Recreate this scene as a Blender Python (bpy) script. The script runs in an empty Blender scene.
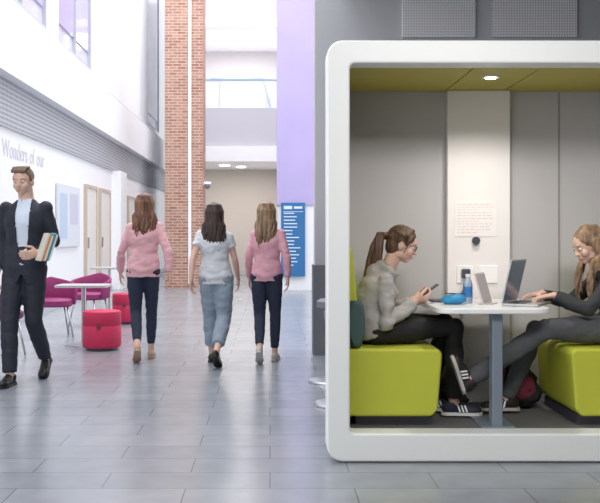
import bpy, bmesh, math, random
from mathutils import Vector, Matrix, noise
random.seed(7)
S=bpy.context.scene
COL=S.collection
try:
    S.view_settings.view_transform='Standard'
except Exception: pass

# ---------------------------------------------------------------- materials
MATS={}
def mat(name,col,rough=0.6,metal=0.0,var=0.0,vscale=8.0,bump=0.0,bscale=60.0,emit=None,estr=0,alpha=1,trans=0,stretch=None,coat=0):
    if name in MATS: return MATS[name]
    m=bpy.data.materials.new(name); m.use_nodes=True
    nt=m.node_tree; b=nt.nodes['Principled BSDF']
    b.inputs['Base Color'].default_value=(*col,1)
    b.inputs['Roughness'].default_value=rough
    b.inputs['Metallic'].default_value=metal
    b.inputs['Alpha'].default_value=alpha
    b.inputs['Transmission Weight'].default_value=trans
    b.inputs['Coat Weight'].default_value=coat
    if emit:
        b.inputs['Emission Color'].default_value=(*emit,1); b.inputs['Emission Strength'].default_value=estr
    tc=nt.nodes.new('ShaderNodeTexCoord'); src=tc.outputs['Object']
    if stretch:
        mp=nt.nodes.new('ShaderNodeMapping'); mp.inputs['Scale'].default_value=stretch
        nt.links.new(src,mp.inputs['Vector']); src=mp.outputs['Vector']
    n=nt.nodes.new('ShaderNodeTexNoise'); n.inputs['Scale'].default_value=vscale; n.inputs['Detail'].default_value=4
    nt.links.new(src,n.inputs['Vector'])
    mx=nt.nodes.new('ShaderNodeMix'); mx.data_type='RGBA'
    v=max(var,0.02)
    mx.inputs[6].default_value=(*[c*(1-v) for c in col],1)
    mx.inputs[7].default_value=(*[min(1,c*(1+v)) for c in col],1)
    fac=n.outputs['Fac']
    if v>.3:
        mr=nt.nodes.new('ShaderNodeMapRange'); mr.inputs['From Min'].default_value=.32; mr.inputs['From Max'].default_value=.68
        nt.links.new(fac,mr.inputs['Value']); fac=mr.outputs['Result']
    nt.links.new(fac,mx.inputs[0]); nt.links.new(mx.outputs[2],b.inputs['Base Color'])
    if bump>0:
        n2=nt.nodes.new('ShaderNodeTexNoise'); n2.inputs['Scale'].default_value=bscale; n2.inputs['Detail'].default_value=3
        nt.links.new(src,n2.inputs['Vector'])
        bp=nt.nodes.new('ShaderNodeBump'); bp.inputs['Strength'].default_value=bump; bp.inputs['Distance'].default_value=0.01
        nt.links.new(n2.outputs['Fac'],bp.inputs['Height']); nt.links.new(bp.outputs['Normal'],b.inputs['Normal'])
    MATS[name]=m; return m

def brick_mat(name,c1,c2,mortar,w,h,msize,rough,mode,bump=0.3,squash=0.5,var=0.0):
    m=bpy.data.materials.new(name); m.use_nodes=True; nt=m.node_tree; b=nt.nodes['Principled BSDF']
    tc=nt.nodes.new('ShaderNodeTexCoord')
    sp=nt.nodes.new('ShaderNodeSeparateXYZ'); nt.links.new(tc.outputs['Object'],sp.inputs[0])
    cb=nt.nodes.new('ShaderNodeCombineXYZ')
    if mode=='wall':
        ad=nt.nodes.new('ShaderNodeMath'); ad.operation='ADD'
        nt.links.new(sp.outputs[0],ad.inputs[0]); nt.links.new(sp.outputs[1],ad.inputs[1])
        nt.links.new(ad.outputs[0],cb.inputs[0]); nt.links.new(sp.outputs[2],cb.inputs[1])
    else:
        nt.links.new(sp.outputs[0],cb.inputs[0]); nt.links.new(sp.outputs[1],cb.inputs[1])
    br=nt.nodes.new('ShaderNodeTexBrick'); nt.links.new(cb.outputs[0],br.inputs['Vector'])
    br.offset=squash
    br.inputs['Color1'].default_value=(*c1,1); br.inputs['Color2'].default_value=(*c2,1); br.inputs['Mortar'].default_value=(*mortar,1)
    br.inputs['Scale'].default_value=1; br.inputs['Brick Width'].default_value=w; br.inputs['Row Height'].default_value=h
    br.inputs['Mortar Size'].default_value=msize; br.inputs['Mortar Smooth'].default_value=0.1; br.inputs['Bias'].default_value=0
    nz=nt.nodes.new('ShaderNodeTexNoise'); nz.inputs['Scale'].default_value=6; nz.inputs['Detail'].default_value=6
    nt.links.new(tc.outputs['Object'],nz.inputs['Vector'])
    mx=nt.nodes.new('ShaderNodeMix'); mx.data_type='RGBA'; mx.blend_type='MULTIPLY'; mx.inputs[0].default_value=0.5
    nt.links.new(br.outputs['Color'],mx.inputs[6])
    rp=nt.nodes.new('ShaderNodeValToRGB'); rp.color_ramp.elements[0].color=(.7,.7,.7,1); rp.color_ramp.elements[1].color=(1,1,1,1)
    rp.color_ramp.elements[0].position=.3; rp.color_ramp.elements[1].position=.7
    nt.links.new(nz.outputs['Fac'],rp.inputs[0]); nt.links.new(rp.outputs[0],mx.inputs[7])
    nt.links.new(mx.outputs[2],b.inputs['Base Color']); b.inputs['Roughness'].default_value=rough
    bp=nt.nodes.new('ShaderNodeBump'); bp.inputs['Strength'].default_value=bump; bp.inputs['Distance'].default_value=0.004; bp.invert=True
    nt.links.new(br.outputs['Fac'],bp.inputs['Height']); nt.links.new(bp.outputs[0],b.inputs['Normal'])
    return m

def dots_mat(name,base,dot,scale,r,ax):
    m=bpy.data.materials.new(name); m.use_nodes=True; nt=m.node_tree; b=nt.nodes['Principled BSDF']
    tc=nt.nodes.new('ShaderNodeTexCoord'); sp=nt.nodes.new('ShaderNodeSeparateXYZ'); nt.links.new(tc.outputs['Object'],sp.inputs[0])
    outs=[]
    for a in ax:
        q=nt.nodes.new('ShaderNodeMath'); q.operation='MULTIPLY'; q.inputs[1].default_value=scale; nt.links.new(sp.outputs[a],q.inputs[0])
        f=nt.nodes.new('ShaderNodeMath'); f.operation='FRACT'; nt.links.new(q.outputs[0],f.inputs[0])
        s=nt.nodes.new('ShaderNodeMath'); s.operation='SUBTRACT'; s.inputs[1].default_value=.5; nt.links.new(f.outputs[0],s.inputs[0])
        p=nt.nodes.new('ShaderNodeMath'); p.operation='POWER'; p.inputs[1].default_value=2; 
        ab=nt.nodes.new('ShaderNodeMath'); ab.operation='ABSOLUTE'; nt.links.new(s.outputs[0],ab.inputs[0]); nt.links.new(ab.outputs[0],p.inputs[0]); outs.append(p)
    ad=nt.nodes.new('ShaderNodeMath'); ad.operation='ADD'; nt.links.new(outs[0].outputs[0],ad.inputs[0]); nt.links.new(outs[1].outputs[0],ad.inputs[1])
    lt=nt.nodes.new('ShaderNodeMath'); lt.operation='LESS_THAN'; lt.inputs[1].default_value=r*r; nt.links.new(ad.outputs[0],lt.inputs[0])
    mx=nt.nodes.new('ShaderNodeMix'); mx.data_type='RGBA'; mx.inputs[6].default_value=(*base,1); mx.inputs[7].default_value=(*dot,1)
    nt.links.new(lt.outputs[0],mx.inputs[0]); nt.links.new(mx.outputs[2],b.inputs['Base Color']); b.inputs['Roughness'].default_value=.6
    return m

# ---------------------------------------------------------------- object helpers
def setp(ob,label=None,category=None,kind=None,group=None,parent=None):
    if label: ob['label']=label
    if category: ob['category']=category
    if kind: ob['kind']=kind
    if group: ob['group']=group
    if parent is not None: ob.parent=parent
    return ob
def empty(name,loc,label,category,rot=0,group=None):
    e=bpy.data.objects.new(name,None); e.location=loc; e.rotation_euler=(0,0,rot); e.empty_display_size=.1
    COL.objects.link(e); setp(e,label,category,group=group); return e
def mobj(name,verts,faces,m,smooth=False,parent=None,bevel=0,seg=2,recalc=True):
    me=bpy.data.meshes.new(name); me.from_pydata([tuple(v) for v in verts],[],faces)
    if recalc:
        bm=bmesh.new(); bm.from_mesh(me); bmesh.ops.recalc_face_normals(bm,faces=bm.faces); bm.to_mesh(me); bm.free()
    if m: me.materials.append(m)
    if smooth: me.polygons.foreach_set('use_smooth',[True]*len(me.polygons))
    ob=bpy.data.objects.new(name,me); COL.objects.link(ob)
    if parent is not None: ob.parent=parent
    if bevel>0:
        md=ob.modifiers.new('b','BEVEL'); md.width=bevel; md.segments=seg; md.limit_method='ANGLE'
    return ob
def boxg(x0,x1,y0,y1,z0,z1):
    v=[(x0,y0,z0),(x1,y0,z0),(x1,y1,z0),(x0,y1,z0),(x0,y0,z1),(x1,y0,z1),(x1,y1,z1),(x0,y1,z1)]
    f=[(0,3,2,1),(4,5,6,7),(0,1,5,4),(1,2,6,5),(2,3,7,6),(3,0,4,7)]
    return v,f
def boxes(name,lst,m,parent=None,bevel=0,seg=2):
    VV=[];FF=[]
    for b in lst:
        v,f=boxg(*b); o=len(VV); VV+=v; FF+=[tuple(i+o for i in q) for q in f]
    return mobj(name,VV,FF,m,parent=parent,bevel=bevel,seg=seg,recalc=False)
def box(name,x0,x1,y0,y1,z0,z1,m,parent=None,bevel=0,seg=2):
    return boxes(name,[(x0,x1,y0,y1,z0,z1)],m,parent,bevel,seg)
def struct(name,b,m,label='',bevel=0):
    o=boxes(name,b if isinstance(b,list) else [b],m,bevel=bevel); o['kind']='structure'
    if label: o['label']=label
    return o
def rrect(x0,x1,z0,z1,r,n=8):
    pts=[]
    for cx,cz,a in ((x1-r,z1-r,0),(x0+r,z1-r,90),(x0+r,z0+r,180),(x1-r,z0+r,270)):
        for i in range(n+1):
            t=math.radians(a+90*i/n); pts.append((cx+r*math.cos(t),cz+r*math.sin(t)))
    return pts
def lathe(name,prof,m,parent=None,n=32,loc=(0,0,0),smooth=True):
    vs=[];fs=[]
    for r,z in prof:
        for i in range(n):
            t=2*math.pi*i/n; vs.append((loc[0]+r*math.cos(t),loc[1]+r*math.sin(t),loc[2]+z))
    for k in range(len(prof)-1):
        for i in range(n):
            j=(i+1)%n; fs.append((k*n+i,k*n+j,(k+1)*n+j,(k+1)*n+i))
    fs.append(tuple(range(n))); fs.append(tuple((len(prof)-1)*n+i for i in range(n)))
    o=mobj(name,vs,fs,m,smooth=smooth,parent=parent)
    if smooth:
        md=o.modifiers.new('e','EDGE_SPLIT'); md.split_angle=math.radians(40)
    return o

class Geo:
    def __init__(s): s.V=[];s.F=[]
    def ell(s,c,r,ax=None,n=14,mm=10):
        c=Vector(c); 
        if not hasattr(r,'__len__'): r=(r,r,r)
        if ax is None: ax=(Vector((1,0,0)),Vector((0,1,0)),Vector((0,0,1)))
        o=len(s.V); s.V.append(c+ax[2]*r[2])
        for j in range(1,mm):
            ph=math.pi*j/mm
            for i in range(n):
                t=2*math.pi*i/n
                s.V.append(c+ax[0]*(r[0]*math.sin(ph)*math.cos(t))+ax[1]*(r[1]*math.sin(ph)*math.sin(t))+ax[2]*(r[2]*math.cos(ph)))
        s.V.append(c-ax[2]*r[2]); L=len(s.V)-1
        for i in range(n):
            j=(i+1)%n
            s.F.append((o,o+1+i,o+1+j))
            for k in range(mm-2):
                a=o+1+k*n; s.F.append((a+i,a+n+i,a+n+j,a+j))
            a=o+1+(mm-2)*n; s.F.append((a+i,L,a+j))
    def loft(s,rings,n=20):
        o=len(s.V)
        for c,u,v,ru,rv in rings:
            for i in range(n):
                t=2*math.pi*i/n; s.V.append(Vector(c)+Vector(u)*ru*math.cos(t)+Vector(v)*rv*math.sin(t))
        for k in range(len(rings)-1):
            for i in range(n):
                j=(i+1)%n; a=o+k*n; s.F.append((a+i,a+j,a+n+j,a+n+i))
        s.F.append(tuple(o+i for i in range(n))[::-1]); a=o+(len(rings)-1)*n; s.F.append(tuple(a+i for i in range(n)))
    def tube(s,pts,rad,joint=True,n=12,caps=False):
        pts=[Vector(p) for p in pts]; rings=[]
        pu=None
        for i,p in enumerate(pts):
            if i==0: d=pts[1]-p
            elif i==len(pts)-1: d=p-pts[i-1]
            else: d=(pts[i+1]-p).normalized()+(p-pts[i-1]).normalized()
            d.normalize()
            if pu is None:
                pu=d.orthogonal().normalized()
            u=(pu-d*pu.dot(d)).normalized(); pu=u; v=d.cross(u)
            rings.append((p,u,v,rad[i],rad[i]))
        s.loft(rings,n)
        if joint:
            for i,p in enumerate(pts):
                if (0<i<len(pts)-1) or caps: s.ell(p,rad[i]*.99,n=10,mm=8)

def rmesh(name,g,m,parent,voxel=.01,smooth=4,k=1.0,wr=0,wscale=9,post=None,mtx=None):
    me=bpy.data.meshes.new('tmp'); me.from_pydata([tuple(v) for v in g.V],[],g.F)
    bm=bmesh.new(); bm.from_mesh(me); bmesh.ops.recalc_face_normals(bm,faces=bm.faces); bm.to_mesh(me); bm.free()
    ob=bpy.data.objects.new('tmp',me); COL.objects.link(ob)
    if voxel:
        md=ob.modifiers.new('r','REMESH'); md.mode='VOXEL'; md.voxel_size=voxel; md.adaptivity=0
    if smooth:
        md=ob.modifiers.new('s','SMOOTH'); md.factor=.5; md.iterations=smooth
    bpy.context.view_layer.update()
    dg=bpy.context.evaluated_depsgraph_get()
    nm=bpy.data.meshes.new_from_object(ob.evaluated_get(dg)); bpy.data.objects.remove(ob)
    nm.name=name
    if wr:
        ns=[v.normal.copy() for v in nm.vertices]
        for v,nn in zip(nm.vertices,ns):
            p=v.co*wscale
            a=noise.noise(Vector((p.x,p.y,p.z*1.6)))+.5*noise.noise(Vector((p.x*2.3+5,p.y*2.3,p.z*3.4)))
            v.co+=nn*a*wr
    if post: nm=post(nm) or nm
    for v in nm.vertices:
        v.co=v.co*k if mtx is None else mtx@(v.co)*k
    nm.materials.clear(); nm.materials.append(m)
    nm.polygons.foreach_set('use_smooth',[True]*len(nm.polygons))
    o=bpy.data.objects.new(name,nm); COL.objects.link(o); o.parent=parent
    return o

SKIN=mat('skin',(.72,.46,.36),.5,var=.05)
EYEW=mat('eye_white',(.8,.78,.75),.2); IRIS=mat('iris',(.05,.03,.02),.2); LIP=mat('lip',(.60,.30,.26),.45)

def hand(g,w,d,nrm,ts,curl=.5,s=1.0):
    d=d.normalized(); nrm=(nrm-d*nrm.dot(d)).normalized(); ts=(ts-d*ts.dot(d)-nrm*ts.dot(nrm)).normalized()
    g.loft([(w-d*.01*s,ts,nrm,.026*s,.02*s),(w+d*.03*s,ts,nrm,.036*s,.017*s),(w+d*.075*s,ts,nrm,.041*s,.014*s),(w+d*.092*s,ts,nrm,.037*s,.011*s)],14)
    for i,(off,L) in enumerate(((.030,.068),(.010,.078),(-.011,.072),(-.031,.056))):
        p=w+d*.085*s+ts*off*s; pts=[p]; a=curl*.5
        for q,l in enumerate((.42,.32,.26)):
            dd=d*math.cos(a)+nrm*math.sin(a); p=p+dd*L*l*1.05*s; pts.append(p); a+=curl*(.75+.08*i)
        g.tube(pts,[.0092*s,.0088*s,.008*s,.007*s],n=8,caps=True)
    p=w+d*.025*s+ts*.028*s; d1=(d*.7+ts*.75+nrm*.35).normalized(); p1=p+d1*.04*s; d2=(d*.95+ts*.15+nrm*.5*max(curl,.3)).normalized(); p2=p1+d2*.032*s; p3=p2+(d2+nrm*.3).normalized()*.024*s
    g.tube([p,p1,p2,p3],[.014*s,.0115*s,.01*s,.008*s],n=8,caps=True)

def lerp(a,b,t): return a+(b-a)*t

def person(root,J,o):
    k=o.get('k',1.0); rs=o.get('rs',1.0); male=o.get('male',False); hs=o.get('hs',1.0)
    skin=o.get('skin',SKIN)
    Z=lambda p:Vector(p)
    pel,wai,che,nec,hc=[Z(J[q]) for q in ('pel','wai','che','nec','hc')]
    sh=[Z(p) for p in J['sh']]; el=[Z(p) for p in J['el']]; wr=[Z(p) for p in J['wr']]
    hip=[Z(p) for p in J['hip']]; kn=[Z(p) for p in J['kn']]; an=[Z(p) for p in J['an']]
    us=(sh[1]-sh[0]).normalized(); up=(hip[1]-hip[0]).normalized(); uw=(us+up).normalized()
    def fwd(u,ax): return ax.cross(u).normalized()
    axl=(wai-pel).normalized(); axm=(che-wai).normalized(); axt=(nec-che).normalized()
    hf=Z(J.get('hf',(0,1,0))).normalized(); hu=Z(J.get('hu',(0,0,1))); hu=(hu-hf*hu.dot(hf)).normalized(); hr=hf.cross(hu).normalized()
    mw=1.10 if male else 1.0
    shc=(sh[0]+sh[1])/2
    def torso(g,mg,low=0.0,top=True,hipw=1.0):
        f0=fwd(up,axl); f1=fwd(uw,axm); f2=fwd(us,axt)
        R=[(pel-axl*(.06+low)*rs,up,f0,(.150*hipw+mg)*rs,(.10+mg)*rs),
           (pel,up,f0,(.158*hipw+mg)*rs,(.106+mg)*rs),
           (lerp(pel,wai,.6),uw,f0,(.138*mw+mg)*rs,(.094+mg)*rs),
           (wai,uw,f1,(.118*mw*mw+mg)*rs,(.084+mg)*rs),
           (lerp(wai,che,.55),us,f1,(.130*mw+mg)*rs,(.092+mg)*rs),
           (che,us,f2,(.143*mw+mg)*rs,(.102+mg)*rs),
           (lerp(che,shc,.6),us,f2,(.148*mw+mg*.7)*rs,(.09+mg)*rs),
           (shc,us,f2,(.130*mw+mg*.5)*rs,(.072+mg*.7)*rs),
           (lerp(shc,nec,.45),us,f2,(.090*mw+mg*.4)*rs,(.062+mg*.5)*rs),
           (lerp(shc,nec,.9),us,f2,(.058+mg*.5)*rs,(.056+mg*.5)*rs)]
        g.loft(R if top else R[:4],24)
        if top and not male:
            m2=min(mg,.02)
            for sg in (-1,1): g.ell(lerp(che,wai,.1)+us*sg*.060*rs+f2*.060*rs,((.052+m2)*rs,(.050+m2)*rs,(.06+m2)*rs),(us,f2,axt))
    # ---- body
    g=Geo(); torso(g,0)
    nr=1.14 if male else .90
    g.tube([lerp(shc,nec,.3),nec,lerp(nec,hc,.65)-hf*.012],[.062*rs*nr,.052*nr*hs,.05*nr*hs])
    for i in (0,1):
        mid=lerp(sh[i],el[i],.45); fm=lerp(el[i],wr[i],.3); c=1.06 if male else .93
        g.tube([sh[i],mid,el[i],fm,wr[i]],[.048*rs*c,.042*rs*c,.035*rs*c,.037*rs*c,.025*rs*c],caps=True)
        km=lerp(hip[i],kn[i],.45); cm=lerp(kn[i],an[i],.32)
        g.tube([hip[i],km,kn[i],cm,lerp(kn[i],an[i],.75),an[i]],[.086*rs,.074*rs,.052*rs,.052*rs,.036*rs,.033*rs],caps=True)
        g.ell(hip[i]-up*(.01 if i else -.01),.092*rs)
        d=J['hd'][i]; n_=J['hn'][i]; ts=J['ht'][i]
        hand(g,wr[i],Z(d),Z(n_),Z(ts),J.get('curl',(.5,.5))[i],.95*rs+.05)
        ff,fu=[Z(q).normalized() for q in J['ft'][i]]; rr=ff.cross(fu)
        g.tube([an[i],an[i]-fu*.05*rs+ff*.05*rs,an[i]-fu*.06*rs+ff*.12*rs],[.034*rs,.03*rs,.022*rs],caps=True)
    def H(x,y,z): return hc+(hr*x+hf*y+hu*z)*hs
    ax=(hr,hf,hu)
    q=lambda *r:tuple(a*hs for a in r)
    jw=1.0 if male else .90
    g.ell(H(0,-.010,.02),q(.073,.090,.087),ax,24,16)
    g.ell(H(0,.020,-.034),q(.058*jw,.062,.066),ax,20,14)
    g.ell(H(0,.054,-.080),q(.024*jw,.022,.020),ax)
    for sg in (-1,1):
        g.ell(H(sg*.034,.052,-.028),q(.026,.024,.028),ax)
        g.ell(H(sg*.073,-.008,-.012),q(.010,.019,.029),ax)
        g.ell(H(sg*.040*jw,.005,-.062),q(.020,.042,.024),ax)
    g.ell(H(0,.068,.024),q(.046,.013,.013) if male else q(.042,.012,.012),ax)
    ns_=1.0 if male else .85
    g.tube([H(0,.076,.010),H(0,.085*.5+.043,-.010),H(0,.084+.010*ns_,-.026)],q(.0075*ns_,.0085*ns_,.0115*ns_),caps=True,n=8)
    for sg in (-1,1): g.ell(H(sg*.009*ns_,.083,-.028),q(.007,.008,.006),ax)
    g.ell(H(0,.074,-.054),q(.021,.012,.013),ax)
    rmesh('body',g,skin,root,.0060 if not o.get('fine') else .0045,4 if not o.get('fine') else 6,k)
    if o.get('face',True):
        for sg in (-1,1):
            e=Geo(); e.ell(H(sg*.030,.068,.003),q(.0125,.0115,.0075),ax); 
            eo=rmesh('eye',e,EYEW,root,0,0,k)
            ir=Geo(); ir.ell(H(sg*.030+.0,.0765,.002),q(.0056,.0045,.0056),ax); rmesh('iris',ir,IRIS,eo,0,0,k)
            b=Geo(); b.tube([H(sg*.016,.0785,.024),H(sg*.032,.0760,.027),H(sg*.046,.066,.022)],q(.0018,.0023,.0013),n=6,caps=True); rmesh('eyebrow',b,o['hairmat'],root,0,0,k)
        l=Geo(); l.ell(H(0,.0845,-.050),q(.016,.0045,.0042),ax); l.ell(H(0,.0835,-.0575),q(.013,.005,.0046),ax); rmesh('lips',l,LIP,root,0,0,k)
    # ---- top
    st=o['top']; g=Geo(); mg=st.get('mg',.018); torso(g,mg,st.get('low',.03))
    se=st.get('sleeve',1.0)
    for i in (0,1):
        c=1.04 if male else .93
        if se>=.9:
            w2=lerp(el[i],wr[i],.94 if se>=1 else .5)
            g.tube([sh[i]-us*(.01 if i else -.01),lerp(sh[i],el[i],.45),el[i],lerp(el[i],wr[i],.4),w2],[(.050*c+mg*.3)*rs,(.045*c+mg*.45)*rs,(.040*c+mg*.5)*rs,(.038*c+mg*.5)*rs,(.030*c+mg*.4)*rs])
        else:
            g.tube([sh[i],lerp(sh[i],el[i],.3),lerp(sh[i],el[i],se)],[(.050+mg*.3)*rs,(.048+mg*.5)*rs,(.047+mg*.7)*rs])
        g.ell(sh[i],(.051*c+mg*.3)*rs)
    if st.get('hood'):
        fb=fwd(us,axt); cc=lerp(nec,shc,.2)
        for a in range(-9,10):
            t=a/9*2.3; 
            g.ell(cc+us*math.sin(t)*.076*rs-fb*math.cos(t)*.066*rs+axt*(.0+.012*math.cos(t)),.032*rs,n=8,mm=6)
        g.ell(cc-fb*.085*rs-axt*.035,(.08*rs,.040*rs,.055*rs),(us,fb,axt))
    top=rmesh(st['name'],g,st['mat'],root,.0095 if not o.get('fine') else .008,4 if not o.get('fine') else 7,k,wr=st.get('wr',.006),wscale=st.get('ws',9),post=st.get('post'))
    if st.get('solid'):
        md=top.modifiers.new('s','SOLIDIFY'); md.thickness=.006
    if 'under' in o:
        un=o['under']; g=Geo(); torso(g,un.get('mg',.008),0)
        rmesh(un['name'],g,un['mat'],root,.009,3,k,wr=.002)
        f2=fwd(us,axt)
        for sg in (-1,1):
            c0=nec+f2*.055-axt*.02
            vs=[c0+us*sg*.012-axt*.03+f2*.016,c0+us*sg*.055-axt*.012,c0+us*sg*.050+axt*.022-f2*.02,c0+us*sg*.022+axt*.008+f2*.006]
            cobj=mobj('collar',[v*k for v in vs],[(0,1,2,3)],un['mat'],parent=root); md=cobj.modifiers.new('s','SOLIDIFY'); md.thickness=.006
    # ---- trousers
    tr=o['legs']; g=Geo(); mg=tr.get('mg',.012); torso(g,min(mg,.010),0,top=False)
    for i in (0,1):
        t=tr.get('len',.94)
        e=lerp(kn[i],an[i],t)
        g.tube([hip[i],lerp(hip[i],kn[i],.45),kn[i],lerp(kn[i],an[i],.35),e],[(.090+mg*.6)*rs,(.078+mg)*rs,(.056+mg*1.1)*rs,(.054+mg*1.2)*rs,(.038+mg*tr.get('flare',1.1))*rs])
        g.ell(hip[i],(.096+mg*.4)*rs)
    g.ell(pel-fwd(up,axl)*.035*rs-axl*.02,(.135*rs,.088*rs,.085*rs),(up,fwd(up,axl),axl))
    rmesh(tr['name'],g,tr['mat'],root,.0095,4,k,wr=tr.get('wr',.005),wscale=12)
    # ---- shoes
    for i in (0,1):
        ff,fu=[Z(q_).normalized() for q_ in J['ft'][i]]; rr=ff.cross(fu).normalized(); fu=rr.cross(ff).normalized()
        M=Matrix((rr,ff,fu)).transposed().to_4x4(); M.translation=an[i]-fu*.085*rs
        M=M@Matrix.Scale(rs,4)
        s=Geo(); sc=o.get('shoe',{})
        s.ell((0,-.03,.045),(.035,.052,.045)); s.ell((0,.05,.04),(.038,.09,.042)); s.ell((0,.12,.03),(.043,.065,.032)); s.tube([(0,-.02,.04),(0,-.022,sc.get('h',.085))],[.042,.041])
        s.ell((0,.02,.06),(.034,.05,.035))
        def clamp(me):
            for v in me.vertices: v.co.z=max(v.co.z,.008)
        so=rmesh('shoe',s,sc['mat'],root,.007,3,k,mtx=M,post=clamp)
        out=[(-.084,0),(-.078,.02),(-.05,.037),(0,.036),(.06,.038),(.12,.046),(.155,.040),(.18,.022),(.187,0)]
        poly=[(w,y) for y,w in out]+[(-w,y) for y,w in out[-2:0:-1]]
        n=len(poly); vs=[M@Vector((x,y,0))*1 for x,y in poly]+[M@Vector((x,y,.02)) for x,y in poly]
        vs=[v*k for v in vs]
        fs=[tuple(range(n)),tuple(range(n,2*n))]+[(a,(a+1)%n,n+(a+1)%n,n+a) for a in range(n)]
        mobj('sole',vs,fs,sc.get('sole',MATS.get('sole')),parent=so)
        if sc.get('stripes'):
            sx=sc.get('side',1)
            for t in range(3):
                y=.03+t*.022
                b=[(.0455*sx,y,.025),(.0455*sx,y+.011,.025),(.031*sx,y-.003,.068),(.031*sx,y-.014,.068)]
                st_=mobj('stripe_trim',[(M@Vector(p))*k for p in b],[(0,1,2,3)],sc['stripes'],parent=so); md=st_.modifiers.new('s','SOLIDIFY'); md.thickness=.004
    # ---- hair
    hm=o['hairmat']; hr_=o['hair']; g=Geo()
    rnd=random.Random(o.get('seed',1)); vx=.006
    UZ=Vector((0,0,1))
    if hr_=='short':
        g.ell(H(0,-.018,.034),q(.077,.086,.079),ax,20,14)
        for t in range(36):
            a=rnd.uniform(-1,1); g.tube([H(a*.05,-.02,.106),H(a*.054+.004,.030,.104+rnd.uniform(-.003,.004)),H(a*.056+.006,.056,.086),H(a*.056+.006,.064,.072)],q(.010,.010,.008,.004),n=6,caps=True)
        for sg in (-1,1): g.ell(H(sg*.071,.0,.024),q(.007,.030,.032),ax)
    else:
        g.ell(H(0,-.020,.031),q(.082,.093,.084),ax,20,14)
        g.ell(H(0,-.042,-.01),q(.070,.060,.085),ax)
        L=o.get('hairlen',.33); vx=.0045
        if hr_=='long':
            amax=o.get('hairspan',2.0); sp_=o.get('spread',.15)
            nl=96
            for t in range(nl):
                a=(-1+2*(t+.5)/nl+rnd.uniform(-.03,.03))*amax; x=math.sin(a); y=-math.cos(a)
                r1=.086+rnd.uniform(-.004,.007)
                p0=H(x*.015,-.02+y*.02,.112); p1=H(x*r1*.75,-.022+y*.075,.085); p2=H(x*r1,-.022+y*.094,.02); p3=H(x*r1*.98,-.03+y*.085,-.07)
                fr=abs(a)>1.25 and o.get('hairfront')
                ln=L*rnd.uniform(.6,1.0)*(1-.10*abs(a)/amax); ph=rnd.uniform(0,6.3); am=rnd.uniform(.004,.018)
                pts=[p0,p1,p2,p3]; rad=[.008,.010,.011,.011]
                for s_ in (1,2,3,4,5):
                    u=s_/5
                    px_=x*r1*(1+sp_*math.sin(u*2.6)-.15*u*u)+am*math.sin(ph+u*6)
                    py_=-.03+y*.085*(1-.55*u)-(.040 if not fr else -.050)*min(1,u*1.6)+am*.5*math.cos(ph+u*5)
                    b=hc+(hr*px_+hf*py_)*hs; b.z=p3.z-ln*u; pts.append(b); rad.append([.0105,.0095,.0085,.006,.0025][s_-1])
                g.tube(pts,rad,n=6,caps=True)
            if not o.get('hairfront'): g.ell(hc+hf*-.055-UZ*.12,(.06,.03,.11),(hr,hf,UZ))
        elif hr_=='pony':
            for t in range(34):
                a=rnd.uniform(-1,1)*2.0; x=math.sin(a); y=-math.cos(a)
                g.tube([H(x*.03,.028 if abs(a)>1 else 0,.100),H(x*.084,-.02+y*.06,.05),H(x*.05,-.095,.012),H(0,-.115,.005)],q(.009,.011,.011,.010),n=7,caps=True)
            for sg in (-1,1): g.tube([H(sg*.060,.045,.072),H(sg*.076,.032,.03),H(sg*.076,.024,-.03),H(sg*.068,.026,-.08)],q(.005,.006,.004,.002),n=6,caps=True)
            g.ell(H(0,-.116,.008),q(.024,.022,.024),ax)
            hb=Vector((hf.x,hf.y,0)).normalized()
            for t in range(34):
                jx=rnd.uniform(-.028,.028); jy=rnd.uniform(-.028,.028); ll=L*rnd.uniform(.72,1)
                p=H(0,-.118,.008)
                g.tube([p,p-hb*(.025+jy*.5)+hr*jx*.5+UZ*.010,p-hb*(.050+jy)+hr*jx-UZ*.07,p-hb*(.066+jy*1.2)+hr*jx*1.3-UZ*ll*.5,p-hb*(.088+jy*1.1)+hr*jx*1.2-UZ*ll*.78,p-hb*(.10+jy*.5)+hr*jx*.5-UZ*ll],[.010,.013,.014,.013,.010,.003],n=6,caps=True)
    rmesh('hair',g,hm,root,vx,1,k,wr=.0012,wscale=30)
    return dict(H=H,ax=ax,hs=hs,k=k)

# ---------------------------------------------------------------- setting
M_floor=brick_mat('floor_tiles',(.265,.29,.325),(.315,.335,.37),(.15,.16,.185),.80,.30,.0035,.24,'floor',.06)
M_brick=brick_mat('red_brick',(.38,.16,.10),(.55,.30,.21),(.58,.48,.42),.20,.066,.010,.85,'wall',.4)
M_white=mat('white_plaster',(.88,.88,.90),.6); M_white2=mat('beam_white',(.92,.92,.94),.5)
M_grey=mat('grey_wall',(.52,.53,.56),.6); M_dgrey=mat('dark_grey',(.18,.19,.22),.6)
M_beige=mat('beige_wall',(.58,.54,.50),.7); M_mauve=mat('mauve_grey',(.55,.54,.60),.6)
M_lilac=mat('lilac_panel',(.47,.40,.68),.45,var=.1,vscale=1.5)
M_glass=mat('pale_glass',(.62,.62,.76),.08,var=.12,vscale=.6); M_lilp=mat('lilac_glass_panel',(.46,.42,.70),.1,var=.25,vscale=.8); M_lilg=mat('grey_glass_panel',(.50,.51,.60),.1,var=.2,vscale=.8)
M_dark=mat('dark_frame',(.06,.06,.08),.4); M_fr=mat('light_window_frame',(.50,.51,.56),.4)
M_perf=dots_mat('perforated_metal',(.50,.51,.55),(.20,.21,.24),16,.33,(1,2))
M_grille=dots_mat('grille',(.85,.85,.87),(.24,.24,.26),38,.24,(0,2))
M_wood=mat('door_wood',(.56,.46,.38),.5,var=.12,stretch=(8,8,1)); M_doorl=mat('door_leaf',(.76,.72,.69),.5)
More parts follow.
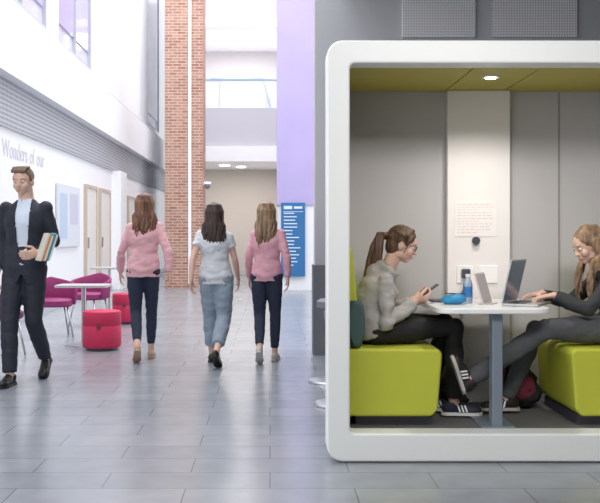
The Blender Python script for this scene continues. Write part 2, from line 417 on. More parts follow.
M_metal=mat('brushed_metal',(.55,.56,.58),.3,.9); M_chrome=mat('chrome',(.75,.75,.77),.12,1)

struct('floor',(-6,6,-6,34,-.1,0),M_floor,'grey blue stone floor tiles in running bond')
struct('wall_left',(-3.9,-3.5,6,32.5,0,2.62),M_white,'white painted lower wall')
struct('trim_1',(-3.95,-3.46,6,32.5,2.62,3.25),M_perf,'grey perforated metal acoustic band')
struct('trim_2',(-3.95,-3.30,6,32.5,3.25,4.12),M_white2,'white projecting balcony beam')
struct('trim_3',(-3.95,-3.34,6,32.5,4.12,4.17),M_grey,'grey capping strip')
ws=[(10.6,14.9),(15.7,18.6),(27.2,30.0)]
segs=[(6,10.6),(14.9,15.7),(18.6,27.2),(30.0,32.5)]
struct('wall_left_upper',[(-3.9,-3.5,a,b,4.17,9) for a,b in segs]+[(-3.9,-3.5,a,b,4.17,4.4) for a,b in ws],M_white,'white upper wall')
for i,(a,b) in enumerate(ws):
    e=struct('window_%d'%(i+1),(-3.6,-3.56,a,b,4.4,9),M_glass,'pale tinted upper window')
    n=max(1,round((b-a)/1.5)) if i<2 else 1; fr=[(-3.56,-3.50,a,b,4.4,4.45)]
    for t in range(n+1):
        y=a+(b-a-.05)*t/n; fr.append((-3.56,-3.50,y,y+.05,4.45,9))
    f=boxes('window_frame',fr,M_fr,parent=e); f['kind']='structure'
    l=box('lilac_panel',-3.56,-3.53,a+.1,b-.1,4.75,9,M_lilp if i<2 else M_lilg,e); l['kind']='structure'
struct('baseboard_left',(-3.5,-3.48,6,32.5,0,.1),M_grey)
for i,(a,b) in enumerate([(17.9,18.9),(19.4,20.5),(23.2,24.3),(26,27.2)]):
    d=struct('door_%d'%(i+1),(-3.5,-3.46,a,b,0,2.1),M_doorl,'pale door with light brown wooden frame')
    f=boxes('door_frame',[(-3.5,-3.44,a-.06,a,0,2.16),(-3.5,-3.44,b,b+.06,0,2.16),(-3.5,-3.44,a,b,2.1,2.16)],M_wood,parent=d); f['kind']='structure'
    h=boxes('door_handle',[(-3.46,-3.42,a+.08,a+.12,.95,1.15)],M_chrome,parent=d); h['kind']='structure'
struct('trim_4',(-3.5,-3.3,21.0,21.9,0,2.62),M_white2,'white pilaster')
struct('wall_end',(-3.9,-1.5,32,32.4,0,9),M_white,'white end wall')
struct('wall_back',[(-2.6,.6,29,29.2,0,3.2)],M_beige,'beige recessed wall')
struct('wall_back_upper',[(-2.6,.6,29.5,29.7,3.2,7.0)],mat('gallery_wall',(.66,.64,.65),.7),'pale recessed gallery wall')
struct('trim_5',(-2.6,.6,25.8,29.6,3.2,3.62),M_white2,'white slab edge')
struct('trim_6',(-2.6,.6,26,29.5,3.62,4.68),M_mauve,'mauve grey balcony upstand')
struct('trim_7',(-2.6,.6,26,29.6,6.9,7.1),M_white2,'white upper slab edge')
struct('trim_8',(-2.6,.6,26.1,29.6,7.1,9.5),M_mauve,'mauve grey upper bulkhead')
struct('wall_recess',[(-2.65,-2.6,26,29.6,0,9),(.6,.65,21.5,29.6,0,9)],M_white)
struct('baseboard_back',(-2.6,.6,28.97,29,0,.12),M_grey)
bal=empty('balustrade',(0,26.05,4.68),'clear glass balcony balustrade with slim rail','balustrade')
M_clear=mat('clear_glass',(.72,.80,.86),.05,alpha=.25); M_rail=mat('blue_rail',(.30,.42,.55),.4)
box('glass_panel',-1.9,.4,0,.02,0,.75,M_clear,bal)
box('handrail',-1.95,.45,-.02,.04,.75,.79,M_rail,bal)
for x in (-1.4,-.1): box('post',x,x+.02,-.02,.0,0,.75,M_metal,bal)
sr=empty('stair_rail',(0,27.0,4.68),'pale blue slanted stair handrail behind the balcony glass','handrail')
g=Geo(); g.tube([(.05,0,.02),(-.2,0,.95)],[.03,.03]); mobj('rail',g.V,g.F,M_rail,True,sr)
g=Geo(); g.tube([(-.2,0,.95),(-1.7,0,.95)],[.03,.03]); mobj('rail',g.V,g.F,M_rail,True,sr)
M_lamp=mat('lamp_glow',(1,.95,.85),.5,emit=(1,.93,.82),estr=6)
for i,(x,y,z) in enumerate([(-1.3,27.2,3.19),(-.85,27.8,3.19),(-.9,26.8,6.89),(-.47,28.0,6.89)]):
    e=empty('ceiling_light',(x,y,z),'round recessed ceiling light','ceiling light',group='recessed corridor lights')
    lathe('lamp_disc',[(.14,0),(.14,-.015)],M_lamp,e); lathe('trim_ring',[(.17,.0),(.17,-.01)],M_white,e)
bc=box('brick_column',-2.38,-1.52,21.5,22.4,0,9.5,M_brick); setp(bc,'tall square red brick column','column','structure')
ls=box('light_strip',-1.85,-1.78,21.46,21.5,0.1,9.4,M_white2,bc); ls['label']='slim white vertical channel'
pc=box('clad_column',.17,1.05,20.7,21.5,0,9.5,M_white); setp(pc,'wide column with lilac upper cladding','column','structure')
box('cladding',.15,1.07,20.66,21.54,1.85,9.45,M_lilac,pc)
sg=empty('directory_sign',(.50,20.6,0),'tall blue directory sign with white lettering','sign')
M_blue=mat('sign_blue',(.03,.16,.38),.4)
box('sign_panel',-.26,.26,0,.04,.3,1.9,M_blue,sg)
rows=[]
rows.append((-.2,-.02,-.008,0,1.76,1.83)); rows.append((.02,.2,-.008,0,1.77,1.82))
z=1.66; rr_=random.Random(3)
while z>.5:
    w=rr_.uniform(.18,.36); rows.append((-.20,-.20+w,-.008,0,z,z+.022)); z-=.075
box('arrow_mark',-.22,.22,-.008,0,1.70,1.71,mat('sign_white',(.7,.78,.85),.5),sg)
boxes('lettering',rows,MATS['sign_white'],sg)
sc=empty('security_camera',(-1.50,21.9,2.35),'small white dome security camera on column','camera')
g=Geo(); g.ell((.08,-.3,-.04),.06); rmesh('dome',g,M_dgrey,sc,.01,0); box('bracket',.0,.16,-.36,-.24,0,.06,M_white2,sc,.01)
box('mount_arm',-.02,.03,-.32,.05,-.02,.04,M_white2,sc,.01)
struct('wall_right',(.45,6,9.5,9.8,0.9,6),M_grey,'mid grey wall above the booth')
struct('wall_right_lower',(.43,6,9.47,9.8,0,.9),M_dgrey,'darker lower part of the wall')  # lower stretch of the wall in a darker grey
for i,(a,b) in enumerate([(1.32,2.05),(2.22,3.06)]):
    v=box('vent_grille',a,b,9.46,9.5,3.17,3.9,M_grille,bevel=.005); setp(v,'grey perforated rectangular wall grille','grille',group='wall grilles')
M_shade=mat('shade_blocker',(.30,.28,.26),.8)  # dull colour for the unseen slabs that block sky light
struct('ceiling',[(.7,6,3,9.5,3.75,3.9),(-1.4,6,-5,3,3.75,3.9)],M_shade,'grey soffit added out of view to shade the booth')  # added overhead, out of view, to keep light off booth and floor
struct('shade_wall_side',(5.8,6,-5,9.5,0,3.75),M_shade)  # added out of view to block side light on the booth
struct('shade_wall_front',(-1.4,6,-5.2,-5,0,3.75),M_shade)  # added behind the camera to cut ambient light in the foreground
wl=empty('wall_lettering',(-3.495,12.4,2.24),'pale grey lettering on white wall','lettering',math.pi/2)
off=0
for wd in ('Wonders','of','our'):
    tx=bpy.data.curves.new('wl','FONT'); tx.body=wd; tx.size=.34; tx.extrude=.001
    to=bpy.data.objects.new('wl',tx); COL.objects.link(to); bpy.context.view_layer.update()
    nm=bpy.data.meshes.new_from_object(to.evaluated_get(bpy.context.evaluated_depsgraph_get())); bpy.data.objects.remove(to)
    to=bpy.data.objects.new('word',nm); COL.objects.link(to); to.parent=wl
    to.location=(off,0,0); to.rotation_euler=(math.pi/2,0,0); off+=max(v.co.x for v in nm.vertices)+.12
    nm.materials.clear(); nm.materials.append(mat('letter_glow_grey',(.50,.51,.56),.6,emit=(.6,.6,.66),estr=.28))  # slight emission put in to lighten the letters, which are no lamp
nb=empty('notice_board',(-3.49,16.4,1.5),'white notice board with pale blue posters','notice board')
box('board',0,.03,-.9,.9,-.5,.55,mat('board_white',(.70,.73,.80),.5),nb); box('poster',.03,.036,-.75,-.2,-.35,.4,mat('poster_blue',(.50,.60,.76),.5),nb); box('poster',.03,.036,.05,.7,-.1,.42,mat('poster_lilac',(.60,.58,.72),.5),nb)

# ---------------------------------------------------------------- furniture in the hall
M_red=mat('crimson_fabric',(.60,.03,.10),.7,bump=.2); M_mag=mat('magenta_fabric',(.30,.03,.15),.6); M_plum=mat('plum_fabric',(.14,.03,.12),.7)
M_tabw=mat('white_laminate',(.86,.86,.87),.3); M_tabg=mat('grey_laminate',(.52,.52,.54),.35)
def pouf(x,y,r,h,lab):
    e=empty('pouf_stool',(x,y,0),lab,'stool',group='round upholstered stools')
    lathe('base',[(r*.85,0),(r*.85,.03)],M_dark,e)
    lathe('upholstered_body',[(r*.95,.03),(r,.05),(r,h*.62),(r*.985,h*.63),(r*.985,h*.64),(r,h*.65),(r,h-.03),(r*.97,h-.008),(r*.9,h),(0.001,h+.006)],M_red,e)
    box('zip_tab',-.02,.02,-r-.012,-r+.01,h*.60,h*.66,M_dark,e)
pouf(-1.76,9.95,.20,.41,'round crimson upholstered stool standing by table')
pouf(-1.95,12.9,.19,.41,'round crimson upholstered stool behind another')
def ctable(x,y,h,w,lab):
    e=empty('cafe_table',(x,y,0),lab,'table',group='cafe tables')
    lathe('base',[(.20,0),(.20,.012),(.04,.03)],M_metal,e); lathe('post',[(.025,.02),(.025,h-.03)],M_metal,e)
    P=rrect(-w,w,-.22,.22,.06)
    mobj('tabletop',[(a,b,h-.025) for a,b in P]+[(a,b,h) for a,b in P],[tuple(range(36)),tuple(range(36,72))]+[(a,(a+1)%36,36+(a+1)%36,36+a) for a in range(36)],M_tabg,parent=e)
ctable(-2.03,10.35,.66,.28,'grey topped cafe table on metal post')
ctable(-2.30,13.6,.74,.25,'grey topped cafe table by the wall')
def tub(x,y,rot,m,lab):
    e=empty('tub_chair',(x,y,0),lab,'chair',rot,group='upholstered tub chairs')
    lathe('seat',[(.20,.36),(.23,.38),(.23,.43),(.2,.45),(.001,.455)],m,e)
    vs=[];fs=[];n=16
    for i in range(n+1):
        a=math.radians(-115+230*i/n); hh=.70-.12*abs(i/n-.5)*2
        for r,z in ((.225,.38),(.255,.38),(.285,hh),(.25,hh)): vs.append((r*math.sin(a),-r*math.cos(a),z))
    for i in range(n):
        for q_ in range(4): fs.append((i*4+q_,i*4+(q_+1)%4,i*4+4+(q_+1)%4,i*4+4+q_))
    fs+= [(0,1,2,3),(n*4,n*4+1,n*4+2,n*4+3)]
    mobj('backrest',vs,fs,m,True,e,.012)
    for sx in (-1,1):
        for sy in (-1,1):
            g=Geo(); g.tube([(sx*.14,sy*.14,.37),(sx*.2,sy*.2,0.005)],[.012,.01]); mobj('leg',g.V,g.F,M_metal,True,e)
tub(-2.55,11.2,math.radians(200),M_mag,'magenta tub chair with metal legs'); tub(-2.35,12.4,math.radians(160),M_mag,'magenta tub chair by cafe table')
tub(-2.70,9.5,math.radians(-60),M_plum,'dark plum tub chair beside walking man')
for y in (6.7,7.75):
    e=empty('bar_stool',(.51,y,0),'grey stool with round metal base behind the booth','stool',group='round base stools')
    lathe('base',[(.2,0),(.2,.012),(.19,.022),(.03,.035)],M_metal,e,); lathe('post',[(.025,.03),(.025,.6)],M_metal,e); lathe('seat',[(.10,.6),(.13,.61),(.13,.66),(.1,.68),(.001,.68)],M_dgrey,e)

# ---------------------------------------------------------------- booth
M_frame=mat('booth_white',(.90,.92,.91),.35); M_olive=mat('olive_panel',(.50,.43,.08),.6,var=.05); M_olived=mat('olive_dark',(.20,.18,.03),.6)
M_bgrey=mat('smooth_grey_panel',(.54,.53,.54),.28); M_lime=mat('lime_upholstery',(.52,.55,.05),.6,bump=.12,bscale=160,var=.05)
M_post=mat('post_panel',(.86,.83,.82),.5); M_mat=mat('booth_carpet',(.16,.16,.16),.9,bump=.3,bscale=300)
bo=empty('meeting_booth',(1.29,5.5,0),'white framed meeting booth with lime seats and olive ceiling','booth')
def bl(*a):
    return (a[0]-1.29,a[1]-1.29,a[2]-5.5,a[3]-5.5,a[4],a[5])
outp=rrect(.30-1.29,2.28-1.29,.005,2.226,.085); inn=rrect(.421-1.29,2.159-1.29,.153,2.105,.03)
n=len(outp); vs=[]
for y in (5.0-5.5,5.16-5.5):
    vs+=[(x,y,z) for x,z in outp]+[(x,y,z) for x,z in inn]
fs=[]
for i in range(n):
    j=(i+1)%n
    fs+=[(i,j,n+j,n+i),(2*n+i,3*n+i,3*n+j,2*n+j),(i,2*n+i,2*n+j,j),(n+i,n+j,3*n+j,3*n+i)]
mobj('frame',vs,fs,M_frame,parent=bo,bevel=.012,seg=3)
box('side_panel',*bl(.375,.421,5.16,6.05,.03,2.19),M_bgrey,bo); box('side_panel',*bl(2.159,2.205,5.16,6.05,.03,2.19),M_bgrey,bo)
box('back_panel',*bl(.38,2.2,6.0,6.06,.03,2.19),M_bgrey,bo)
boxes('panel_seam',[bl(1.82,1.828,5.993,6.0,.153,2.1)],mat('seam',(.3,.3,.3),.8),bo)
boxes('ceiling_panel',[bl(.421,1.10,5.16,6,2.105,2.17),bl(1.108,1.465,5.16,6,2.105,2.17),bl(1.473,2.159,5.16,6,2.105,2.17)],M_olive,bo)
box('ceiling_backing',*bl(.421,2.159,5.16,6,2.14,2.18),M_olived,bo)
box('floor_panel',*bl(.42,2.16,5.16,6,.08,.15),M_mat,bo)
pp=box('post_panel',*bl(1.107,1.50,5.93,6.0,.153,2.104),M_post,bo,.006)
lathe('downlight',[(.030,0),(.030,-.012)],mat('booth_lamp',(1,1,1),.5,emit=(1,.9,.72),estr=14),bo,loc=(1.258-1.29,5.41-5.5,2.103)); lathe('downlight_ring',[(.050,0),(.050,-.010)],M_frame,bo,loc=(1.258-1.29,5.41-5.5,2.105))
np_=box('notice_sheet',*bl(1.155,1.41,5.9265,5.9295,1.19,1.415),mat('notice_paper',(.90,.87,.86),.4),bo)
rows=[]; rr_=random.Random(5)
for i in range(11):
    z=1.39-i*.0175; x=1.17
    while x<1.375-(.08 if i in(2,6,10) else 0):
        w=rr_.uniform(.010,.03); rows.append(bl(x,x+w,5.9255,5.9265,z,z+.003)); x+=w+.009
lo=boxes('instruction_lettering',rows,mat('letter_red',(.70,.50,.48),.6),bo); lo['kind']='stuff'
g=Geo(); g.tube([(1.283-1.29,5.905-5.5,1.165),(1.283-1.29,5.93-5.5,1.165)],[.024,.024],False,20); mobj('cable_port',g.V,g.F,M_dark,parent=bo)
M_plate=mat('socket_plate_white',(.95,.95,.95),.3)
box('socket_plate',*bl(1.165,1.265,5.918,5.93,.90,1.01),M_plate,bo,.003)
box('socket_plate',*bl(1.30,1.42,5.918,5.93,.90,1.01),M_plate,bo,.003)
box('plug',*bl(1.190,1.240,5.870,5.918,.93,.99),M_dark,bo,.008)
def seat(x0,x1,flip,lab):
    e=empty('upholstered_bench',((x0+x1)/2,5.6,.15),lab,'bench',group='lime booth benches')
    w=(x1-x0)/2
    prof=[(-w,.055),(w-.06,.055),(w-.025,.09),(w,.40),(w-.02,.425),(-w,.425)]
    if flip: prof=[(-a,b) for a,b in prof]
    n=len(prof); vs=[(a,-.40,b) for a,b in prof]+[(a,.30,b) for a,b in prof]
    fs=[tuple(range(n)),tuple(range(n,2*n))]+[(i,(i+1)%n,n+(i+1)%n,n+i) for i in range(n)]
    mobj('seat_base',vs,fs,M_lime,True,e,.026,5).modifiers.new('w','WEIGHTED_NORMAL')
    box('plinth',-w+.05,w-.05,-.34,.28,.003,.055,M_dark,e)
    s=-1 if not flip else 1
    p2=[(s*w,.425),(s*(w-.085),.425),(s*(w-.03),.98),(s*w,.98)]
    vs=[(a,-.34,b) for a,b in p2]+[(a,.30,b) for a,b in p2]
    mobj('backrest',vs,[(0,1,2,3),(4,5,6,7),(0,1,5,4),(1,2,6,5),(2,3,7,6),(3,0,4,7)],M_lime,True,e,.018,3).modifiers.new('w','WEIGHTED_NORMAL')
seat(.425,.945,False,'lime green upholstered bench seat under seated person'); seat(1.65,2.155,True,'lime green upholstered bench seat with dark backrest')
cu=empty('cushion',(.475,5.31,.578),'dark green-grey square cushion leaning on the backrest','cushion')
g=Geo(); g.ell((0,0,.135),(.055,.15,.14),n=20); 
o=rmesh('cushion_cover',g,mat('cushion_green',(.06,.11,.10),.8),cu,.01,3)
for v in o.data.vertices:
    v.co.y=max(-.12,min(.12,v.co.y*1.2)); v.co.z=.135+max(-.133,min(.125,(v.co.z-.135)*1.15))
tb=empty('booth_table',(1.21,5.47,.15),'white rounded booth table on grey flat pedestal','table')
P=rrect(-.305,.315,-.37,.40,.09); n=len(P)
mobj('tabletop',[(x,y,.625) for x,y in P]+[(x,y,.655) for x,y in P],[tuple(range(n)),tuple(range(n,2*n))]+[(i,(i+1)%n,n+(i+1)%n,n+i) for i in range(n)],M_tabw,parent=tb,bevel=.006)
M_leg=mat('table_leg_grey',(.20,.24,.29),.4)
box('pedestal',-.003,.055,-.31,-.23,.003,.625,M_leg,tb,.006)
box('base_plate',-.06,.12,-.33,.0,0.001,.012,M_leg,tb,.003)
TT=.806
M_sil=mat('laptop_silver',(.55,.56,.58),.3,.7); M_scr=mat('laptop_screen',(.03,.035,.045),.15,emit=(.25,.35,.5),estr=.12)
def laptop(name,x,y,rot,w,dp,ang,lab,mb):
    e=empty(name,(x,y,TT),lab,'laptop',rot)
    box('keyboard_base',0,dp,-w/2,w/2,0,.014,mb,e,.004); box('keyboard',.03,dp*.6,-w/2+.02,w/2-.02,.014,.016,M_dark,e)
    l=box('lid',-.006,.004,-w/2,w/2,0,dp*1.25,mb,e,.003); l.location=(0,0,.012); l.rotation_euler=(0,-ang,0)
    box('screen',.004,.006,-w/2+.01,w/2-.01,.015,dp*1.25-.01,M_scr,l)
    return e
laptop('laptop',1.365,5.42,math.radians(-30),.30,.20,math.radians(-13),'open silver laptop with dark screen on booth table',M_sil)
tb2=empty('tablet',(1.245,5.44,TT),'pale pink tablet propped upright on its stand','tablet',math.radians(-32))
l=box('tablet_back',-.004,.004,-.08,.08,0,.185,mat('tablet_pink',(.70,.58,.58),.3),tb2,.003); l.rotation_euler=(0,math.radians(-16),0)
box('tablet_screen',.004,.0055,-.072,.072,.012,.175,mat('tablet_face',(.45,.42,.44),.15),l)
box('stand',-.03,.04,-.06,.06,0,.006,M_sil,tb2)
bt=empty('water_bottle',(1.145,5.50,TT),'clear plastic water bottle with blue label','bottle')
lathe('bottle_body',[(.025,0),(.027,.01),(.027,.105),(.022,.130),(.012,.145),(.012,.150)],mat('bottle_clear',(.55,.68,.85),.1,trans=.6),bt); lathe('cap',[(.014,.150),(.014,.168)],M_frame,bt); lathe('bottle_label',[(.0278,.035),(.0278,.095)],mat('label_blue',(.05,.22,.55),.4),bt)
pcs=empty('pencil_case',(1.045,5.40,TT),'soft bright blue pencil case','pencil case')
g=Geo(); g.ell((0,0,.026),(.075,.045,.03),n=18); g.ell((.02,0,.03),(.05,.04,.032)); rmesh('pouch',g,mat('case_blue',(.02,.25,.50),.5),pcs,.006,2,wr=.004,wscale=25,post=lambda me:[setattr(v.co,'z',max(v.co.z,.002)) for v in me.vertices] and None)
box('zip',-.05,.06,-.003,.003,.058,.064,M_dark,pcs)
ch=empty('charger_cable',(1.215,5.86,TT),'black charging cable plugged into socket','cable')
g=Geo(); g.tube([(0,.010,.13),(-.015,-.015,.07),(-.05,-.03,.006),(-.12,-.10,.006),(-.2,-.16,.006)],[.007]*5,n=6,caps=True); mobj('cable',g.V,g.F,M_dark,True,ch)
ntb=box('notebook',.95,1.04,5.56,5.70,TT,TT+.012,M_dark,bevel=.003); setp(ntb,'thin dark notebook lying flat on table','notebook')
def bag(name,loc,dims,m,m2,lab,rot=0):
    e=empty(name,loc,lab,'bag',rot); w,d,h=dims
    g=Geo(); g.ell((0,0,h*.35),(w*.5,d*.5,h*.40),n=18); g.ell((-w*.12,0,h*.65),(w*.30,d*.38,h*.34)); g.ell((w*.15,-d*.15,h*.25),(w*.42,d*.40,h*.25))
    rmesh('bag_body',g,m,e,.01,2,wr=.014,wscale=14,post=lambda me:[setattr(v.co,'z',max(v.co.z,.004)) for v in me.vertices] and None)
    g=Geo(); g.ell((w*.08,-d*.42,h*.36),(w*.30,d*.16,h*.24)); rmesh('pocket',g,m2,e,.01,2,wr=.006)
    g=Geo(); g.tube([(-w*.25,-d*.3,h*.85),(-w*.35,-d*.5,h*.5),(-w*.3,-d*.52,h*.1)],[.010]*3,n=6,caps=True); mobj('strap',g.V,g.F,m2,True,e)
M_blk=mat('black_cloth',(.018,.018,.022),.7,bump=.2); M_maroon=mat('maroon_cloth',(.20,.025,.05),.7,bump=.2)
bag('backpack',(1.49,5.79,.153),(.28,.22,.36),M_blk,M_maroon,'slouched black and maroon backpack under the booth table')
bag('shoulder_bag',(1.08,5.80,.153),(.24,.16,.18),M_blk,M_blk,'black soft shoulder bag on booth floor')

# ---------------------------------------------------------------- people
mat('sole',(.55,.53,.5),.6)
def hairm(n,c): return mat(n,c,.5,var=.6,vscale=14,stretch=(3,3,.35),bump=.6,bscale=40)
Hb=hairm('hair_auburn',(.19,.085,.05)); Hd=hairm('hair_dark',(.045,.026,.022)); Hl=hairm('hair_blonde',(.27,.17,.10)); Hbr=hairm('hair_brown',(.10,.052,.03))
Hm=mat('hair_man',(.16,.10,.065),.5,var=.3,vscale=40,bump=.5)
M_pink=mat('pink_knit',(.78,.44,.48),.85,bump=.3,bscale=140,var=.05); M_pink2=mat('rose_knit',(.72,.38,.45),.85,bump=.3,bscale=140)
M_tee=mat('light_tee',(.64,.66,.70),.8,bump=.15); M_navy=mat('navy_denim',(.022,.03,.06),.8,bump=.15,var=.2); M_lden=mat('light_denim',(.28,.34,.42),.85,bump=.2,var=.15,bscale=150)
M_suit=mat('navy_suit',(.018,.022,.036),.7,var=.1); M_shirt=mat('white_shirt',(.70,.78,.90),.7)
M_hood=mat('oatmeal_knit',(.43,.41,.395),.9,bump=.3,bscale=160,var=.06); M_bt=mat('black_trousers',(.014,.014,.016),.8)
M_jkt=mat('charcoal_jacket',(.035,.038,.042),.8,bump=.2); M_gj=mat('grey_jeans',(.085,.09,.10),.85,bump=.4,bscale=120,var=.28,vscale=10)
M_bs=mat('black_shoe',(.012,.012,.012),.35); M_tan=mat('tan_shoe',(.50,.33,.25),.5); M_ws=mat('pale_shoe',(.62,.52,.46),.5); M_snk=mat('navy_sneaker',(.03,.035,.06),.6)
M_oxb=mat('black_trainer',(.025,.018,.018),.55)

def walk(lead,arms=.0,out=.0,stride=1.0,sway=0.0):
    s=lead
    J=dict(pel=(sway,0,.93),wai=(sway*.5,-.005,1.08),che=(0,.0,1.25),nec=(0,-.01,1.43),hc=(0,.014,1.57),
      sh=[(-.138,.015*s,1.345-.008*s),(.138,-.015*s,1.345+.008*s)])
    hipL,hipR=(-.08+sway,0,.90),(.08+sway,0,.90)
    def leg(x,front):
        if front: return (x*.95+sway,.11*stride,.50),(x*.7,.17*stride,.088),((x*.6,1,0),(0,0,1))
        return (x*.9+sway,.02,.49),(x*.75,-.24*stride,.165),((x*.8,.82,-.56),(0,.56,.82))
    L=leg(-.085,s<0); R=leg(.085,s>0)
    J['hip']=[hipL,hipR]; J['kn']=[L[0],R[0]]; J['an']=[L[1],R[1]]; J['ft']=[L[2],R[2]]
    a=arms
    yl=a if s>0 else -a; yr=-yl
    J['el']=[(-.188-out,yl*.45-.03,1.10),(.188+out,yr*.45-.03,1.10)]
    J['wr']=[(-.195-out*1.3,yl+.04,.885),(.195+out*1.3,yr+.04,.885)]
    J['hd']=[(-.0,.3+yl*.3,-1),(.0,.3+yr*.3,-1)]; J['hn']=[(1,0,0),(-1,0,0)]; J['ht']=[(0,1,0),(0,1,0)]
    return J
p1=empty('person',(-1.20,9.1,0),'woman walking in pink sweater, navy trousers, long auburn hair','person',math.radians(6))
J=walk(1,.14,.045,1.0,-.014)
person(p1,J,dict(k=.95,rs=.97,hair='long',hairmat=Hb,hairlen=.32,seed=2,spread=.25,top=dict(name='sweater',mat=M_pink,mg=.022,low=.03,wr=.010),legs=dict(name='trousers',mat=M_navy,mg=.004,len=.84),shoe=dict(mat=M_tan,sole=M_tan,h=.06)))
p2=empty('person',(-.515,8.8,0),'woman walking in pale tee, light cropped jeans, dark hair','person',math.radians(-5))
J=walk(-1,.20,.02,1.25,.020)
person(p2,J,dict(k=.89,rs=1.0,hair='long',hairmat=Hd,hairlen=.38,seed=4,spread=.3,top=dict(name='tee_shirt',mat=M_tee,mg=.022,low=.03,sleeve=.5,wr=.011),legs=dict(name='jeans',mat=M_lden,mg=.022,len=.78,flare=1.3,wr=.009),shoe=dict(mat=M_bs,sole=M_bs,h=.06)))
p3=empty('person',(-.02,8.95,0),'woman walking in rose sweater, navy jeans, light brown hair','person',math.radians(-6))
J=walk(1,.10,.015,.8,-.012)
J['hc']=(-.015,.012,1.57)
person(p3,J,dict(k=.90,rs=.96,hair='long',hairmat=Hl,hairlen=.34,seed=6,spread=.15,top=dict(name='sweater',mat=M_pink2,mg=.018,low=.02,wr=.009),legs=dict(name='jeans',mat=M_navy,mg=.006,len=.88),shoe=dict(mat=M_ws,sole=MATS['sole'],h=.06)))
pm=empty('person',(-1.99,7.75,0),'man walking in navy suit and pale shirt carrying books','person',math.pi-.1)
J=walk(1,.10,.0,1.1,.01)
J['sh']=[(-.160,0,1.37),(.160,0,1.37)]; J['nec']=(0,-.005,1.45); J['hc']=(.015,.022,1.582)
J['el']=[(-.215,-.04,1.11),(.205,-.06,1.11)]; J['wr']=[(-.15,.17,1.02),(.22,.03,.88)]
J['hd']=[(.45,.9,-.15),(.02,.2,-1)]; J['hn']=[(.7,-.4,.2),(-1,0,0)]; J['ht']=[(0,.1,1),(0,1,0)]; J['curl']=(.6,.5)
J['hf']=(.10,1,-.16); J['hu']=(0.02,.1,1)
def open_jacket(me):
    bm=bmesh.new(); bm.from_mesh(me); dl=[]
    for f in bm.faces:
        c=f.calc_center_median()
        if c.y>.02:
            if c.z>1.36: w=.055
            elif c.z>1.02: w=.062-.025*(1.36-c.z)/.34
            else: w=.037-.25*(1.02-c.z)
            if c.z<.93: w=0
            if c.z<.86: w=(.86-c.z)*.5
            if abs(c.x+.005)<w: dl.append(f)
    bmesh.ops.delete(bm,geom=dl,context='FACES'); bm.to_mesh(me); bm.free(); return me
person(pm,J,dict(k=1.035,male=True,hs=1.03,hair='short',hairmat=Hm,top=dict(name='suit_jacket',mat=M_suit,mg=.018,low=.10,wr=.005,post=open_jacket,solid=True),under=dict(name='shirt',mat=M_shirt,mg=.009),legs=dict(name='trousers',mat=M_suit,mg=.012,len=.97,flare=1.5),shoe=dict(mat=M_bs,sole=M_bs,h=.08)))
bk=[('cream',(.72,.70,.62),.018,0),('orange',(.75,.28,.06),.016,.020),('white',(.8,.8,.8),.012,.038),('teal',(.06,.28,.36),.016,.052),('cream',(.72,.66,.5),.014,.070)]
for i,(cn,c,t,off) in enumerate(bk):
    a=math.radians(25)
    b=empty('book',(-1.835+off*math.cos(a),7.47+off*math.sin(a),1.00),'%s book held under the arm of walking man'%cn,'book',group='books carried by man')
    b.rotation_euler=(0,math.radians(18),a)
    h=.225-.012*(i%3)
    box('cover',0,t,-.10,.07,0,h,mat('cover_%s'%cn,c,.4),b,.002); box('pages',.002,t-.002,-.095,.073,.004,h+.002,M_frame,b)

pa=empty('person',(.60,5.5,.153),'seated woman in oatmeal hoodie and glasses using a phone','person',-math.pi/2)
J=dict(pel=(0,0,.515),wai=(0,-.02,.63),che=(0,.03,.74),nec=(0,.085,.86),hc=(0,.168,.993),hf=(.10,1,-.42),hu=(0,.35,1),
 sh=[(-.130,.055,.785),(.130,.055,.785)],el=[(-.17,.07,.565),(.175,.055,.555)],wr=[(-.07,.235,.665),(.085,.225,.66)],
 hd=[(.35,.9,.25),(-.3,.9,.3)],hn=[(.6,0,.7),(-.6,-.1,.7)],ht=[(.1,0,1),(-.1,0,1)],curl=(.7,.7),
 hip=[(-.08,.02,.505),(.08,.02,.505)],kn=[(-.11,.43,.53),(.04,.46,.515)],an=[(-.12,.34,.085),(.02,.46,.085)],
 ft=[((-.1,1,0),(0,0,1)),((.05,1,0),(0,0,1))])
R=person(pa,J,dict(rs=.88,hs=.95,fine=True,hair='pony',hairmat=Hbr,hairlen=.38,seed=3,top=dict(name='hoodie',mat=M_hood,mg=.030,low=.0,wr=.009,ws=13,hood=True),legs=dict(name='trousers',mat=M_bt,mg=.010,len=.95,flare=1.4),shoe=dict(mat=M_snk,sole=M_frame,stripes=M_frame,h=.085)))
H=R['H']; g=Geo()
for sg_ in (-1,1):
    c=[H(sg_*.032+.022*math.cos(t*math.pi/8),.089-abs(sg_*.032+.022*math.cos(t*math.pi/8))*.12,.002+.017*math.sin(t*math.pi/8)) for t in range(17)]
    g.tube(c,[.0018]*17,False,6)
    g.tube([H(sg_*.055,.081,.008),H(sg_*.077,.05,.008),H(sg_*.079,-.01,.006)],[.0018]*3,False,6)
g.tube([H(-.009,.089,.005),H(.009,.089,.005)],[.0018]*2,False,6)
mobj('glasses',g.V,g.F,M_dark,True,pa)
ph=empty('phone',(.925,5.49,.885),'black smartphone held in both hands','phone',0)
o=box('phone_case',-.004,.004,-.033,.033,-.055,.055,M_dark,ph,.003); o.rotation_euler=(0,math.radians(55),0)
box('phone_screen',-.0055,-.004,-.029,.029,-.05,.05,mat('phone_glass',(.1,.1,.12),.1),o)  # plain dark screen colour, no emission
pb=empty('person',(2.0,5.5,.153),'seated woman in charcoal jacket and grey jeans typing on laptop','person',math.pi/2)
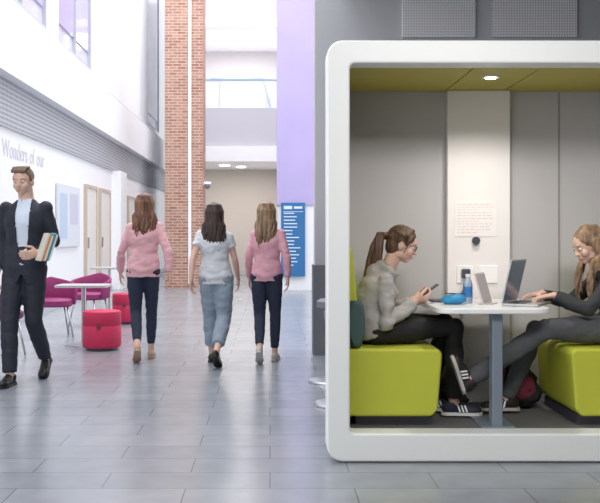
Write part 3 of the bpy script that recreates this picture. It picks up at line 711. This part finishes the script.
J=dict(pel=(0,0,.515),wai=(0,-.01,.63),che=(0,.035,.73),nec=(0,.09,.85),hc=(0,.162,.988),hf=(-.18,1,-.46),hu=(0,.4,1),
 sh=[(-.135,.07,.775),(.135,.07,.775)],el=[(-.18,.22,.63),(.18,.22,.64)],wr=[(-.11,.390,.705),(.07,.405,.705)],
 hd=[(.15,1,-.15),(-.15,1,-.15)],hn=[(0,0,-1),(0,0,-1)],ht=[(1,0,0),(-1,0,0)],curl=(.45,.45),
 hip=[(-.08,.02,.505),(.08,.02,.505)],kn=[(-.155,.45,.515),(.07,.44,.49)],an=[(-.175,.87,.245),(.10,.60,.09)],
 ft=[((-.15,.32,.9),(0,-.9,.30)),((0,1,0),(0,0,1))])
person(pb,J,dict(rs=.88,hs=.95,fine=True,hair='long',hairfront=True,hairmat=Hl,hairlen=.32,hairspan=1.9,seed=9,spread=.05,top=dict(name='jacket',mat=M_jkt,mg=.026,low=.0,wr=.008,hood=True),legs=dict(name='jeans',mat=M_gj,mg=.010,len=1.0,flare=1.2,wr=.007),shoe=dict(mat=M_oxb,sole=MATS['sole'],stripes=M_frame,side=-1,h=.10)))

# ---------------------------------------------------------------- light
w=bpy.data.worlds.new('World'); S.world=w; w.use_nodes=True
w.node_tree.nodes['Background'].inputs[0].default_value=(.96,.975,1,1); w.node_tree.nodes['Background'].inputs[1].default_value=1.55
def area(name,loc,rot,sx,sy,p,c=(1,1,1),spread=None):
    l=bpy.data.lights.new(name,'AREA'); l.shape='RECTANGLE'; l.size=sx; l.size_y=sy; l.energy=p; l.color=c
    if spread: l.spread=math.radians(spread)
    o=bpy.data.objects.new(name,l); COL.objects.link(o); o.location=loc; o.rotation_euler=rot; setp(o,'skylight or added fill light','light'); return o
area('skylight_lamp',(-1.2,15,9.5),(0,0,0),4,20,950,(.97,.98,1))
area('recess_fill',(-.9,27,3.1),(0,0,0),2,1.5,60,(1,.92,.84))  # extra source added to brighten the lower back recess
area('gallery_fill',(-.9,27.5,6.8),(0,0,0),2,2,85,(1,.97,.95))  # extra source added so the gallery comes out bright white
area('booth_fill',(1.3,1.8,3.3),(math.radians(60),0,0),1.6,.6,13,(1,.96,.92),70)  # fill added in front of the booth to brighten its interior
sp=bpy.data.lights.new('booth_spot','SPOT'); sp.energy=32; sp.spot_size=math.radians(140); sp.spot_blend=.9; sp.color=(1,.94,.85); sp.shadow_soft_size=.06
so=bpy.data.objects.new('booth_spot',sp); COL.objects.link(so); so.location=(1.258,5.41,2.07); setp(so,'booth downlight beam','light')

cam=bpy.data.cameras.new('camera'); co=bpy.data.objects.new('camera',cam); COL.objects.link(co)
co.location=(0,0,1.2); co.rotation_euler=(math.pi/2,0,0); cam.sensor_width=36; cam.lens=57.0; cam.shift_x=.05; cam.shift_y=-.0275
S.camera=co
